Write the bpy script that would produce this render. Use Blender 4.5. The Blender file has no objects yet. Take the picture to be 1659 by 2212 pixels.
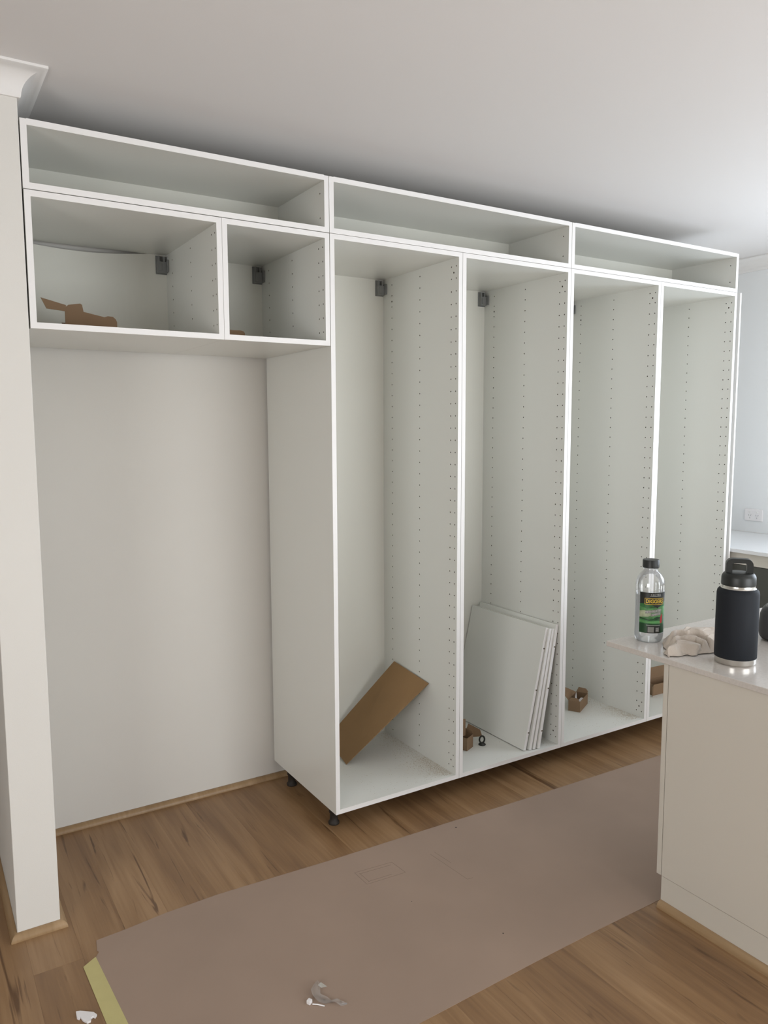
import bpy, bmesh, math, random
from mathutils import Vector, Matrix, noise
random.seed(7)
S = bpy.context.scene
C = S.collection
PI = math.pi

# ------------------------------------------------------------------ camera
cam_d = bpy.data.cameras.new('camera'); cam = bpy.data.objects.new('camera', cam_d); C.objects.link(cam)
_r = Vector((0.84956, -0.52748, -0.00375)); _u = Vector((0.06042, 0.09025, 0.99408)); _f = Vector((0.52402, 0.84476, -0.10854))
cam.matrix_world = Matrix(((_r.x, _u.x, -_f.x, -1.3406), (_r.y, _u.y, -_f.y, -2.525), (_r.z, _u.z, -_f.z, 1.5914), (0, 0, 0, 1)))
cam_d.sensor_fit = 'AUTO'; cam_d.sensor_width = 36; cam_d.lens = 1660.35 / 2212 * 36
cam_d.clip_start = 0.02; cam_d.clip_end = 60
S.camera = cam

# ------------------------------------------------------------------ world, daylight, exposure
w = bpy.data.worlds.new('world'); S.world = w; w.use_nodes = True
bg = w.node_tree.nodes['Background']; bg.inputs[0].default_value = (0.80, 0.89, 1.0, 1); bg.inputs[1].default_value = 2.0


def area(name, loc, target, sx, sy, power, col):
    l = bpy.data.lights.new(name, 'AREA'); l.shape = 'RECTANGLE'; l.size = sx; l.size_y = sy
    l.energy = power; l.color = col
    o = bpy.data.objects.new(name, l); C.objects.link(o); o.location = loc
    o.rotation_euler = (Vector(target) - Vector(loc)).to_track_quat('-Z', 'Y').to_euler()
    return o


area('daylight_glass_door', (1.5, -4.42, 1.06), (1.5, 0, 1.06), 2.5, 1.95, 67, (0.945, 0.955, 0.955))      # through the glazed door behind the camera
area('daylight_kitchen_window', (3.10, -1.25, 1.62), (0, -1.25, 1.62), 1.4, 1.1, 26, (0.80, 0.89, 1.0))       # through the window over the worktop
area('daylight_hall', (-3.25, -2.6, 1.15), (0, -2.6, 1.15), 1.6, 1.3, 36, (1.0, 0.975, 0.945))
S.view_settings.view_transform = 'Standard'
S.view_settings.look = 'None'
S.view_settings.exposure = 0.22
S.view_settings.gamma = 1.0
S.view_settings.use_curve_mapping = False


# ------------------------------------------------------------------ materials
def mat(name, col, rough=0.5, metal=0.0, bump=0.0, bscale=200.0, vary=0.0, vscale=3.0, spec=0.5, coord='Object'):
    m = bpy.data.materials.new(name); m.use_nodes = True
    nt = m.node_tree; b = nt.nodes['Principled BSDF']
    b.inputs['Base Color'].default_value = (*col, 1); b.inputs['Roughness'].default_value = rough
    b.inputs['Metallic'].default_value = metal
    b.inputs['Specular IOR Level'].default_value = spec
    tc = nt.nodes.new('ShaderNodeTexCoord')
    if bump:
        n = nt.nodes.new('ShaderNodeTexNoise'); n.inputs['Scale'].default_value = bscale; n.inputs['Detail'].default_value = 3
        nt.links.new(tc.outputs[coord], n.inputs['Vector'])
        bp = nt.nodes.new('ShaderNodeBump'); bp.inputs['Strength'].default_value = bump; bp.inputs['Distance'].default_value = 0.002
        nt.links.new(n.outputs['Fac'], bp.inputs['Height']); nt.links.new(bp.outputs['Normal'], b.inputs['Normal'])
    if vary:
        n = nt.nodes.new('ShaderNodeTexNoise'); n.inputs['Scale'].default_value = vscale; n.inputs['Detail'].default_value = 4
        nt.links.new(tc.outputs[coord], n.inputs['Vector'])
        r = nt.nodes.new('ShaderNodeValToRGB')
        r.color_ramp.elements[0].position = 0.3; r.color_ramp.elements[1].position = 0.7
        r.color_ramp.elements[0].color = (*[c * (1 - vary) for c in col], 1)
        r.color_ramp.elements[1].color = (*[min(1, c * (1 + vary)) for c in col], 1)
        nt.links.new(n.outputs['Fac'], r.inputs['Fac']); nt.links.new(r.outputs['Color'], b.inputs['Base Color'])
    return m


M = {}
M['paint'] = mat('wall_paint', (0.69, 0.672, 0.63), 0.75, bump=0.08, bscale=350, vary=0.015, vscale=2)
M['paint_lighter'] = mat('wall_paint_lighter', (0.80, 0.815, 0.815), 0.7, bump=0.08, bscale=350)  # wall colour made lighter and cooler to brighten the right wall
M['ceiling'] = mat('ceiling_paint', (0.76, 0.74, 0.725), 0.85, bump=0.05, bscale=300)
M['cornice'] = mat('cornice_paint', (0.78, 0.765, 0.745), 0.6)
M['board'] = mat('white_melamine', (0.725, 0.725, 0.682), 0.30, bump=0.03, bscale=500)
M['edge'] = mat('white_edge_band', (0.80, 0.79, 0.775), 0.4)
M['hole'] = mat('drilled_chipboard', (0.13, 0.11, 0.08), 0.95, spec=0.1)
M['back'] = mat('white_hardboard', (0.76, 0.755, 0.69), 0.6, bump=0.03, bscale=400)
M['bracket'] = mat('grey_plastic', (0.22, 0.225, 0.22), 0.5, bump=0.05, bscale=60)
M['leg'] = mat('black_plastic_leg', (0.022, 0.017, 0.013), 0.65)
M['card'] = mat('cardboard', (0.245, 0.155, 0.088), 0.85, bump=0.12, bscale=90, vary=0.05, vscale=9)
M['card_in'] = mat('cardboard_sheet', (0.29, 0.172, 0.076), 0.85, bump=0.08, bscale=120, vary=0.05, vscale=6)
M['paper'] = mat('floor_protection_paper', (0.338, 0.247, 0.190), 0.82, bump=0.10, bscale=25, vary=0.06, vscale=2.2)
M['tape'] = mat('masking_tape', (0.53, 0.47, 0.21), 0.7, bump=0.1, bscale=120, vary=0.03, vscale=20)
M['pencil'] = mat('pencil', (0.235, 0.17, 0.125), 0.8)
M['speck'] = mat('dark_grit', (0.08, 0.06, 0.05), 0.8)
M['island'] = mat('island_panel', (0.635, 0.60, 0.53), 0.35, bump=0.02, bscale=300)
M['counter'] = mat('stone_countertop', (0.60, 0.56, 0.52), 0.16, vary=0.05, vscale=140)
M['worktop'] = mat('white_worktop', (0.80, 0.81, 0.82), 0.2)
M['appliance'] = mat('dark_grey_front', (0.07, 0.07, 0.06), 0.4)
M['plastic_w'] = mat('white_plastic', (0.82, 0.80, 0.80), 0.35)
M['flask'] = mat('flask_powder_coat', (0.010, 0.0125, 0.017), 0.68, bump=0.15, bscale=900, spec=0.3)
M['steel'] = mat('brushed_steel', (0.62, 0.60, 0.56), 0.24, metal=1.0, bump=0.05, bscale=80)
M['cap'] = mat('black_cap', (0.012, 0.014, 0.013), 0.42)
M['lab_blk'] = mat('label_black', (0.012, 0.014, 0.012), 0.4)
M['lab_grn'] = mat('label_green', (0.03, 0.15, 0.04), 0.4, vary=0.45, vscale=35)
M['lab_dgrn'] = mat('label_dark_green', (0.008, 0.05, 0.015), 0.4)
M['lab_lgrn'] = mat('label_light_green', (0.09, 0.27, 0.085), 0.4, vary=0.35, vscale=50)
M['lab_pale'] = mat('label_pale_green', (0.38, 0.42, 0.28), 0.4, vary=0.25, vscale=60)
M['lab_yel'] = mat('label_yellow', (0.75, 0.52, 0.05), 0.4)
M['lab_gry'] = mat('label_grey', (0.22, 0.22, 0.20), 0.4)
M['lab_wht'] = mat('label_white', (0.55, 0.55, 0.52), 0.4)
M['lab_red'] = mat('label_red', (0.42, 0.02, 0.03), 0.4)
M['cloth'] = mat('calico_cloth', (0.55, 0.48, 0.41), 0.95, bump=0.5, bscale=260, vary=0.06, vscale=18)
M['device'] = mat('tool_grey_rubber', (0.045, 0.047, 0.05), 0.5, bump=0.05, bscale=100)
M['device2'] = mat('tool_grey_face', (0.16, 0.16, 0.16), 0.35)
M['dust'] = mat('sawdust', (0.42, 0.33, 0.22), 0.95)
M['ring'] = mat('black_rubber', (0.02, 0.021, 0.016), 0.5)
M['quad'] = None


def wood(name, dark, mid, light, veins=1.0, scale=1.0, rough=0.38):
    m = bpy.data.materials.new(name); m.use_nodes = True
    nt = m.node_tree; N = nt.nodes; L = nt.links; b = N['Principled BSDF']
    b.inputs['Roughness'].default_value = rough
    geo = N.new('ShaderNodeTexCoord'); oi = N.new('ShaderNodeObjectInfo')
    off = N.new('ShaderNodeVectorMath'); off.operation = 'SCALE'
    cmb = N.new('ShaderNodeCombineXYZ')
    L.new(oi.outputs['Random'], cmb.inputs[0]); L.new(oi.outputs['Random'], cmb.inputs[1]); L.new(oi.outputs['Random'], cmb.inputs[2])
    L.new(cmb.outputs[0], off.inputs[0]); off.inputs['Scale'].default_value = 37.0
    add = N.new('ShaderNodeVectorMath'); add.operation = 'ADD'
    L.new(geo.outputs['Object'], add.inputs[0]); L.new(off.outputs[0], add.inputs[1])

    def nz(sc, dist, detail):
        mp = N.new('ShaderNodeMapping'); mp.inputs['Scale'].default_value = sc
        L.new(add.outputs[0], mp.inputs['Vector'])
        n = N.new('ShaderNodeTexNoise'); n.inputs['Scale'].default_value = 1.0; n.inputs['Detail'].default_value = detail
        n.inputs['Distortion'].default_value = dist
        L.new(mp.outputs[0], n.inputs['Vector']); return n
    broad = nz((11 * scale, 1.0 * scale, 4), 1.2, 3)
    fine = nz((75 * scale, 2.4 * scale, 30), 0.6, 4)
    vein = nz((26 * scale, 1.6 * scale, 10), 1.8, 3)
    mx = N.new('ShaderNodeMath'); mx.operation = 'MULTIPLY_ADD'
    L.new(fine.outputs['Fac'], mx.inputs[0]); mx.inputs[1].default_value = 0.35
    mb = N.new('ShaderNodeMath'); mb.operation = 'MULTIPLY'; L.new(broad.outputs['Fac'], mb.inputs[0]); mb.inputs[1].default_value = 0.75
    L.new(mb.outputs[0], mx.inputs[2])
    ro = N.new('ShaderNodeMath'); ro.operation = 'MULTIPLY_ADD'; L.new(oi.outputs['Random'], ro.inputs[0]); ro.inputs[1].default_value = 0.15
    L.new(mx.outputs[0], ro.inputs[2])
    sub = N.new('ShaderNodeMath'); sub.operation = 'SUBTRACT'; L.new(ro.outputs[0], sub.inputs[0]); sub.inputs[1].default_value = 0.10
    ramp = N.new('ShaderNodeValToRGB'); e = ramp.color_ramp.elements
    e[0].position = 0.28; e[0].color = (*dark, 1); e[1].position = 0.74; e[1].color = (*light, 1)
    k = e.new(0.5); k.color = (*mid, 1)
    L.new(sub.outputs[0], ramp.inputs['Fac'])
    vr = N.new('ShaderNodeValToRGB'); vr.color_ramp.elements[0].position = 0.27; vr.color_ramp.elements[1].position = 0.37
    vr.color_ramp.elements[0].color = (0.42, 0.36, 0.32, 1); vr.color_ramp.elements[1].color = (1, 1, 1, 1)
    L.new(vein.outputs['Fac'], vr.inputs['Fac'])
    mul = N.new('ShaderNodeMix'); mul.data_type = 'RGBA'; mul.blend_type = 'MULTIPLY'; mul.inputs['Factor'].default_value = veins
    L.new(ramp.outputs['Color'], mul.inputs['A']); L.new(vr.outputs['Color'], mul.inputs['B'])
    L.new(mul.outputs['Result'], b.inputs['Base Color'])
    bp = N.new('ShaderNodeBump'); bp.inputs['Strength'].default_value = 0.06; bp.inputs['Distance'].default_value = 0.001
    L.new(fine.outputs['Fac'], bp.inputs['Height']); L.new(bp.outputs['Normal'], b.inputs['Normal'])
    return m


M['floor'] = wood('oak_floor', (0.17, 0.090, 0.041), (0.262, 0.150, 0.070), (0.36, 0.222, 0.114))
M['quad'] = wood('oak_quad_moulding', (0.25, 0.155, 0.075), (0.31, 0.20, 0.10), (0.40, 0.27, 0.15), veins=0.12, rough=0.4)


def glassy(name, tint, trans, rough=0.03, base=0.06):
    m = bpy.data.materials.new(name); m.use_nodes = True
    nt = m.node_tree; N = nt.nodes; L = nt.links
    for n in list(N): N.remove(n)
    out = N.new('ShaderNodeOutputMaterial')
    t = N.new('ShaderNodeBsdfTransparent'); t.inputs[0].default_value = (*tint, 1)
    g = N.new('ShaderNodeBsdfGlossy'); g.inputs['Color'].default_value = (1, 1, 1, 1); g.inputs['Roughness'].default_value = rough
    d = N.new('ShaderNodeBsdfDiffuse'); d.inputs[0].default_value = (0.85, 0.86, 0.86, 1)
    lw = N.new('ShaderNodeLayerWeight'); lw.inputs[0].default_value = 0.35
    a = N.new('ShaderNodeMath'); a.operation = 'MULTIPLY_ADD'; a.inputs[1].default_value = 0.75; a.inputs[2].default_value = base
    L.new(lw.outputs['Facing'], a.inputs[0]) if False else L.new(lw.outputs['Fresnel'], a.inputs[0])
    m1 = N.new('ShaderNodeMixShader'); m1.inputs[0].default_value = 1 - trans
    L.new(t.outputs[0], m1.inputs[1]); L.new(d.outputs[0], m1.inputs[2])
    m2 = N.new('ShaderNodeMixShader'); L.new(a.outputs[0], m2.inputs[0]); L.new(m1.outputs[0], m2.inputs[1]); L.new(g.outputs[0], m2.inputs[2])
    L.new(m2.outputs[0], out.inputs[0])
    return m


M['pet'] = glassy('clear_bottle_plastic', (0.98, 0.985, 0.985), 0.86)
M['film'] = glassy('clear_film', (0.97, 0.97, 0.96), 0.86, 0.25, 0.01)
_m = bpy.data.materials.new('clear_liquid'); _m.use_nodes = True
_b = _m.node_tree.nodes['Principled BSDF']; _b.inputs['Transmission Weight'].default_value = 1; _b.inputs['Roughness'].default_value = 0.0
_b.inputs['IOR'].default_value = 1.36; _b.inputs['Base Color'].default_value = (0.98, 1, 1, 1); M['liquid'] = _m
M['liquid'] = glassy('clear_liquid', (0.98, 0.985, 0.985), 0.80, 0.05, 0.03)


# ------------------------------------------------------------------ helpers
def box(bm, x0, x1, y0, y1, z0, z1, mi=0):
    v = [bm.verts.new((x, y, z)) for z in (z0, z1) for y in (y0, y1) for x in (x0, x1)]
    fs = [(0, 2, 3, 1), (4, 5, 7, 6), (0, 1, 5, 4), (2, 6, 7, 3), (0, 4, 6, 2), (1, 3, 7, 5)]
    for f in fs:
        fc = bm.faces.new([v[i] for i in f]); fc.material_index = mi
    return v


def prism(bm, pts, vec, mi=0):
    """closed prism: polygon pts (3d) pushed along vec"""
    a = [bm.verts.new(p) for p in pts]; b = [bm.verts.new(Vector(p) + Vector(vec)) for p in pts]
    n = len(pts)
    bm.faces.new(a).material_index = mi; bm.faces.new(b[::-1]).material_index = mi
    for i in range(n):
        bm.faces.new((a[i], b[i], b[(i + 1) % n], a[(i + 1) % n])).material_index = mi


def lathe(bm, prof, seg=40, mi=0, cap=True, cx=0, cy=0):
    rings = []
    for r, z in prof:
        rings.append([bm.verts.new((cx + r * math.cos(2 * PI * k / seg), cy + r * math.sin(2 * PI * k / seg), z)) for k in range(seg)])
    for a, b in zip(rings, rings[1:]):
        for k in range(seg):
            bm.faces.new((a[k], a[(k + 1) % seg], b[(k + 1) % seg], b[k])).material_index = mi
    if cap:
        bm.faces.new(rings[0][::-1]).material_index = mi; bm.faces.new(rings[-1]).material_index = mi


def tube(bm, pts, r, seg=10, closed=False, flat=1.0, nrm=None):
    pts = [Vector(p) for p in pts]; n = len(pts); rings = []
    for i, p in enumerate(pts):
        a = pts[(i - 1) % n] if (closed or i) else pts[0]; b = pts[(i + 1) % n] if (closed or i < n - 1) else pts[-1]
        t = (b - a).normalized(); up = Vector(nrm) if nrm else Vector((0, 0, 1))
        s = t.cross(up)
        if s.length < 1e-4: s = t.cross(Vector((1, 0, 0)))
        s.normalize(); q = s.cross(t).normalized()
        rings.append([bm.verts.new(p + s * r * math.cos(2 * PI * k / seg) + q * r * flat * math.sin(2 * PI * k / seg)) for k in range(seg)])
    m = n if closed else n - 1
    for i in range(m):
        a = rings[i]; b = rings[(i + 1) % n]
        for k in range(seg): bm.faces.new((a[k], a[(k + 1) % seg], b[(k + 1) % seg], b[k]))
    if not closed: bm.faces.new(rings[0][::-1]); bm.faces.new(rings[-1])


def obj(name, bm, m, parent=None, smooth=False, bevel=0.0, auto=35):
    bmesh.ops.recalc_face_normals(bm, faces=bm.faces)
    me = bpy.data.meshes.new(name); bm.to_mesh(me); bm.free()
    for k in (m if isinstance(m, (list, tuple)) else [m]): me.materials.append(M[k] if isinstance(k, str) else k)
    o = bpy.data.objects.new(name, me); C.objects.link(o)
    if smooth:
        for p in me.polygons: p.use_smooth = True
        try:
            md = o.modifiers.new('es', 'EDGE_SPLIT'); md.split_angle = math.radians(auto)
        except Exception: pass
    if bevel:
        md = o.modifiers.new('bv', 'BEVEL'); md.width = bevel; md.segments = 2; md.limit_method = 'ANGLE'
    if parent: o.parent = parent
    return o


def bx(name, m, x0, x1, y0, y1, z0, z1, parent=None, bevel=0.0):
    bm = bmesh.new(); box(bm, x0, x1, y0, y1, z0, z1); return obj(name, bm, m, parent, bevel=bevel)


def thing(name, label, cat, loc=(0, 0, 0), rz=0, group=None):
    o = bpy.data.objects.new(name, None); C.objects.link(o); o.empty_display_size = 0.05
    o.location = loc; o.rotation_euler = (0, 0, rz); o['label'] = label; o['category'] = cat
    if group: o['group'] = group
    return o


def tag(o, label, cat, group=None):
    o['label'] = label; o['category'] = cat
    if group: o['group'] = group
    return o


def struct(o):
    o['kind'] = 'structure'; return o


# ------------------------------------------------------------------ room shell
H = 2.612           # ceiling
YB = 0.612          # back wall
XR = 3.14           # right wall
XN0, XN1 = -1.134, -1.008   # nib wall beside the cabinets
YN = 0.0
XL = -3.3; YF = -4.6; YH = 2.6
T = 0.12

floor = struct(bx('floor', 'appliance', XL - T, XR + T, YF - T, YH + T, -0.12, -0.013))
random.seed(11)
PW = 0.140
plank_meshes = {}


def plank_mesh(length):
    key = round(length, 2)
    if key not in plank_meshes:
        bm = bmesh.new(); g = 0.00006
        box(bm, g, PW - g, g, length - g, -0.013, 0.0)
        top = [e for e in bm.edges if all(abs(v.co.z) < 1e-6 for v in e.verts)]
        bmesh.ops.bevel(bm, geom=top, offset=0.0002, segments=1, affect='EDGES')
        bmesh.ops.recalc_face_normals(bm, faces=bm.faces)
        me = bpy.data.meshes.new('floor_plank'); bm.to_mesh(me); bm.free(); me.materials.append(M['floor'])
        plank_meshes[key] = me
    return plank_meshes[key]


i0 = math.floor((XL + 0.975) / PW); i1 = math.ceil((XR + 0.975) / PW)
npl = 0
for i in range(i0, i1):
    x = -0.975 + i * PW
    y = (-0.27 if i % 2 else -0.80) + random.uniform(-0.07, 0.07) - 1.9 * 3
    yend = YH if x < XN1 else YB
    while y < yend:
        y0 = max(y, YF); y1 = min(y + 1.9, yend)
        if y1 - y0 > 0.05:
            o = bpy.data.objects.new('floor_plank', plank_mesh(y1 - y0)); C.objects.link(o)
            o.location = (x, y0, 0); o.parent = floor; npl += 1
        y += 1.9

struct(bx('ceiling', 'ceiling', XL - T, XR + T, YF - T, YH + T, H, H + 0.15))
struct(bx('wall_back', 'paint', XN1, XR + T, YB, YB + T, -0.013, H))
bm = bmesh.new(); box(bm, XN0, XN1, YN, YH, -0.013, H)
struct(obj('wall_nib', bm, 'paint', bevel=0.002))
struct(bx('wall_hall_end', 'paint', XL - T, XN1, YH, YH + T, -0.013, H))
# right wall with its window opening
wy0, wy1, wz0, wz1 = -2.0, -0.5, 1.04, 2.20
bm = bmesh.new()
box(bm, XR, XR + T, YF - T, wy0, -0.013, H); box(bm, XR, XR + T, wy1, YB, -0.013, H)
box(bm, XR, XR + T, wy0, wy1, -0.013, wz0); box(bm, XR, XR + T, wy0, wy1, wz1, H)
struct(obj('wall_right', bm, 'paint_lighter'))
# left wall (hall window opening)
hy0, hy1, hz0, hz1 = -3.5, -1.7, 0.55, 2.05
bm = bmesh.new()
box(bm, XL - T, XL, YF - T, hy0, -0.013, H); box(bm, XL - T, XL, hy1, YH, -0.013, H)
box(bm, XL - T, XL, hy0, hy1, -0.013, hz0); box(bm, XL - T, XL, hy0, hy1, hz1, H)
struct(obj('wall_left', bm, 'paint'))
# front wall with a wide glazed door
dx0, dx1, dz1 = 0.2, 2.8, 2.2
bm = bmesh.new()
box(bm, XL, dx0, YF - T, YF, -0.013, H); box(bm, dx1, XR, YF - T, YF, -0.013, H); box(bm, dx0, dx1, YF - T, YF, dz1, H)
struct(obj('wall_front', bm, 'paint'))


def window_frame(name, axis, a0, a1, z0, z1, pos, n=2):
    """white frame with n lights and a pane in each; axis 'x' or 'y' is the wall's run"""
    def b(bm, p0, p1, q0, q1, d0, d1):
        if axis == 'x': box(bm, p0, p1, d0, d1, q0, q1)
        else: box(bm, d0, d1, p0, p1, q0, q1)
    bm = bmesh.new(); t = 0.05; d0, d1 = pos, pos + 0.05
    b(bm, a0, a1, z0, z0 + t, d0, d1); b(bm, a0, a1, z1 - t, z1, d0, d1); b(bm, a0, a0 + t, z0 + t, z1 - t, d0, d1); b(bm, a1 - t, a1, z0 + t, z1 - t, d0, d1)
    for k in range(1, n):
        c = a0 + (a1 - a0) * k / n; b(bm, c - t / 2, c + t / 2, z0 + t, z1 - t, d0, d1)
    fr = struct(obj(name, bm, 'edge'))
    for k in range(n):
        bm = bmesh.new(); c0 = a0 + (a1 - a0) * k / n; c1 = a0 + (a1 - a0) * (k + 1) / n
        b(bm, c0 + t * (1 if k == 0 else .5), c1 - t * (1 if k == n - 1 else .5), z0 + t, z1 - t, d0 + .02, d0 + .026)
        obj('pane', bm, 'pane', fr)


_m = bpy.data.materials.new('window_glass'); _m.use_nodes = True
_nt = _m.node_tree
for _n in list(_nt.nodes): _nt.nodes.remove(_n)
_o = _nt.nodes.new('ShaderNodeOutputMaterial'); _t = _nt.nodes.new('ShaderNodeBsdfTransparent'); _g = _nt.nodes.new('ShaderNodeBsdfGlossy'); _g.inputs['Roughness'].default_value = 0.0
_x = _nt.nodes.new('ShaderNodeMixShader'); _x.inputs[0].default_value = 0.08
_nt.links.new(_t.outputs[0], _x.inputs[1]); _nt.links.new(_g.outputs[0], _x.inputs[2]); _nt.links.new(_x.outputs[0], _o.inputs[0]); M['pane'] = _m
window_frame('window_1', 'y', wy0, wy1, wz0, wz1, XR + 0.03)
window_frame('window_2', 'y', hy0, hy1, hz0, hz1, XL - 0.09)
window_frame('door_1', 'x', dx0, dx1, -0.012, dz1, YF - 0.09)


def sweep(name, path, prof, m, closed=False, smooth=True):
    """mitred moulding. path: xy points with the room on the LEFT of travel... prof: (out, z) pairs, out = distance into the room"""
    n = len(path); P = [Vector((p[0], p[1])) for p in path]; rings = []
    bm = bmesh.new()
    for i, p in enumerate(P):
        d1 = (P[i] - P[i - 1]).normalized() if i else (P[1] - P[0]).normalized()
        d2 = (P[i + 1] - P[i]).normalized() if i < n - 1 else d1
        n1 = Vector((-d1.y, d1.x)); n2 = Vector((-d2.y, d2.x))
        mt = (n1 + n2); mt = mt / max(1e-6, mt.dot(n1))
        rings.append([bm.verts.new((p.x + mt.x * o_, p.y + mt.y * o_, z)) for o_, z in prof])
    k = len(prof)
    for a, b in zip(rings, rings[1:]):
        for j in range(k): bm.faces.new((a[j], a[(j + 1) % k], b[(j + 1) % k], b[j]))
    bm.faces.new(rings[0]); bm.faces.new(rings[-1][::-1])
    return obj(name, bm, m, smooth=smooth, auto=30)


# coved cornice (76 mm) along nib, alcove, back and right walls
CW = 0.076; zb = H - CW
cp = [(0, H - 0.0005), (0, zb), (0.008, zb), (0.0095, zb + 0.004)]
for k in range(1, 10):
    a = PI / 2 * k / 10
    cp.append((CW - 0.004 - (CW - 0.014) * math.cos(a), zb + 0.004 + (CW - 0.013) * math.sin(a)))
cp += [(CW - 0.002, H - 0.0085), (CW, H - 0.0075), (CW, H - 0.0005)]
struct(sweep('trim_1', [(XN0, YH), (XN0, YN), (XN1, YN), (XN1, YB), (XR, YB), (XR, YF), (XL, YF)][::-1] if False else
             [(XL, YF), (XR, YF), (XR, YB), (XN1, YB), (XN1, YN), (XN0, YN), (XN0, YH), (XL, YH), (XL, YF)], cp, 'cornice'))

# oak quad moulding at the floor
q = 0.020
qp = [(0.0005, 0.0), (0.0005, q + 0.002)] + [(0.0005 + q * math.sin(PI / 2 * k / 6), (q + 0.002) * math.cos(PI / 2 * k / 6)) for k in range(1, 6)] + [(q, 0.0)]
struct(sweep('baseboard_back', [(XR, YB), (XN1, YB), (XN1, YN), (XN0, YN), (XN0, YH)], qp, 'quad'))


# ------------------------------------------------------------------ cabinets
t = 0.018


def drilled_panel(D, Hh, cols, rows, extras, r=0.0029):
    """side panel, thickness along +x from 0 to t; holes drilled in the face x=0; front edge banded"""
    bm = bmesh.new()
    holes = set()
    ys = sorted(set(cols + [e[0] for e in extras])); zs = sorted(set(rows + [e[1] for e in extras]))
    for c in cols:
        for z in rows: holes.add((c, z))
    for e in extras: holes.add((e[0], e[1]))
    big = {(e[0], e[1]): e[2] for e in extras}
    s = 0.0048
    yl = [0.0]; ytype = []
    for c in ys: yl += [c - s, c + s]
    yl.append(D)
    zl = [0.0]
    for z in zs: zl += [z - s, z + s]
    zl.append(Hh)
    V = {}

    def gv(a, b):
        if (a, b) not in V: V[(a, b)] = bm.verts.new((0, yl[a], zl[b]))
        return V[(a, b)]
    for a in range(len(yl) - 1):
        for b in range(len(zl) - 1):
            q4 = [gv(a, b), gv(a + 1, b), gv(a + 1, b + 1), gv(a, b + 1)]
            hole = None
            if a % 2 == 1 and b % 2 == 1:
                key = (ys[(a - 1) // 2], zs[(b - 1) // 2])
                if key in holes: hole = key
            if hole is None:
                bm.faces.new(q4); continue
            rr = big.get(hole, r); cy, cz = hole
            ring = []; inner = []
            for k in range(8):
                an = PI / 4 * k - 3 * PI / 4
                ring.append(bm.verts.new((0, cy + rr * math.cos(an), cz + rr * math.sin(an))))
                inner.append(bm.verts.new((0.011, cy + rr * math.cos(an), cz + rr * math.sin(an))))
            for k in range(4):
                bm.faces.new((q4[k], q4[(k + 1) % 4], ring[(2 * k + 2) % 8], ring[2 * k + 1], ring[2 * k]))
            for k in range(8):
                bm.faces.new((ring[k], ring[(k + 1) % 8], inner[(k + 1) % 8], inner[k])).material_index = 1
            bm.faces.new(inner).material_index = 1
    # shell
    nb, nz_ = len(yl), len(zl)
    c = [bm.verts.new((t, y, z)) for y, z in ((0, 0), (D, 0), (D, Hh), (0, Hh))]
    bm.faces.new(c)
    bm.faces.new([gv(a, 0) for a in range(nb)] + [c[1], c[0]])
    bm.faces.new([gv(a, nz_ - 1) for a in range(nb)][::-1] + [c[3], c[2]])
    f = bm.faces.new([gv(0, b) for b in range(nz_)][::-1] + [c[0], c[3]]); f.material_index = 2
    bm.faces.new([gv(nb - 1, b) for b in range(nz_)] + [c[2], c[1]])
    bmesh.ops.recalc_face_normals(bm, faces=bm.faces)
    me = bpy.data.meshes.new('side_panel'); bm.to_mesh(me); bm.free()
    for k in ('board', 'hole', 'edge'): me.materials.append(M[k])
    return me


def mirrored(me):
    m2 = me.copy(); bm = bmesh.new(); bm.from_mesh(m2)
    for v in bm.verts: v.co.x = -v.co.x
    bmesh.ops.reverse_faces(bm, faces=bm.faces); bm.to_mesh(m2); bm.free(); return m2


def link(name, me, parent, loc):
    o = bpy.data.objects.new(name, me); C.objects.link(o); o.parent = parent; o.location = loc; return o


def board(name, x0, x1, y0, y1, z0, z1, parent):
    """horizontal board with a banded front edge"""
    bm = bmesh.new(); box(bm, x0, x1, y0, y1, z0, z1)
    for f in bm.faces:
        if all(abs(v.co.y - y0) < 1e-6 for v in f.verts): f.material_index = 1
    return obj(name, bm, ['board', 'edge'], parent)


def bracket(parent, x, y, z, side):
    """grey suspension bracket in the top back corner; side=-1: fixed to the right panel"""
    bm = bmesh.new()
    def b(a0, a1, *k):
        a0, a1 = x + side * a0, x + side * a1
        box(bm, min(a0, a1), max(a0, a1), *k)
    b(0.0, 0.043, y - 0.004, y, z, z + 0.070)             # back plate
    b(0.004, 0.040, y - 0.022, y - 0.004, z + 0.003, z + 0.046)
    b(0.001, 0.007, y - 0.037, y - 0.004, z + 0.006, z + 0.052)   # side plate
    b(0.010, 0.018, y - 0.020, y - 0.004, z + 0.046, z + 0.066)
    b(0.030, 0.038, y - 0.018, y - 0.004, z + 0.046, z + 0.068)
    b(0.024, 0.034, y - 0.026, y - 0.022, z + 0.010, z + 0.038)
    o = obj('hanging_bracket', bm, 'bracket', parent, bevel=0.001)
    return o


def leg_mesh(h):
    bm = bmesh.new()
    lathe(bm, [(0.021, 0), (0.0225, 0.002), (0.0225, 0.009), (0.018, 0.014), (0.016, 0.018), (0.016, h * 0.55), (0.020, h * 0.56), (0.020, h - 0.004), (0.030, h - 0.004), (0.030, h)], 20)
    bmesh.ops.recalc_face_normals(bm, faces=bm.faces)
    me = bpy.data.meshes.new('leg'); bm.to_mesh(me); bm.free(); me.materials.append(M['leg'])
    for p in me.polygons: p.use_smooth = True
    return me


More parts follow.
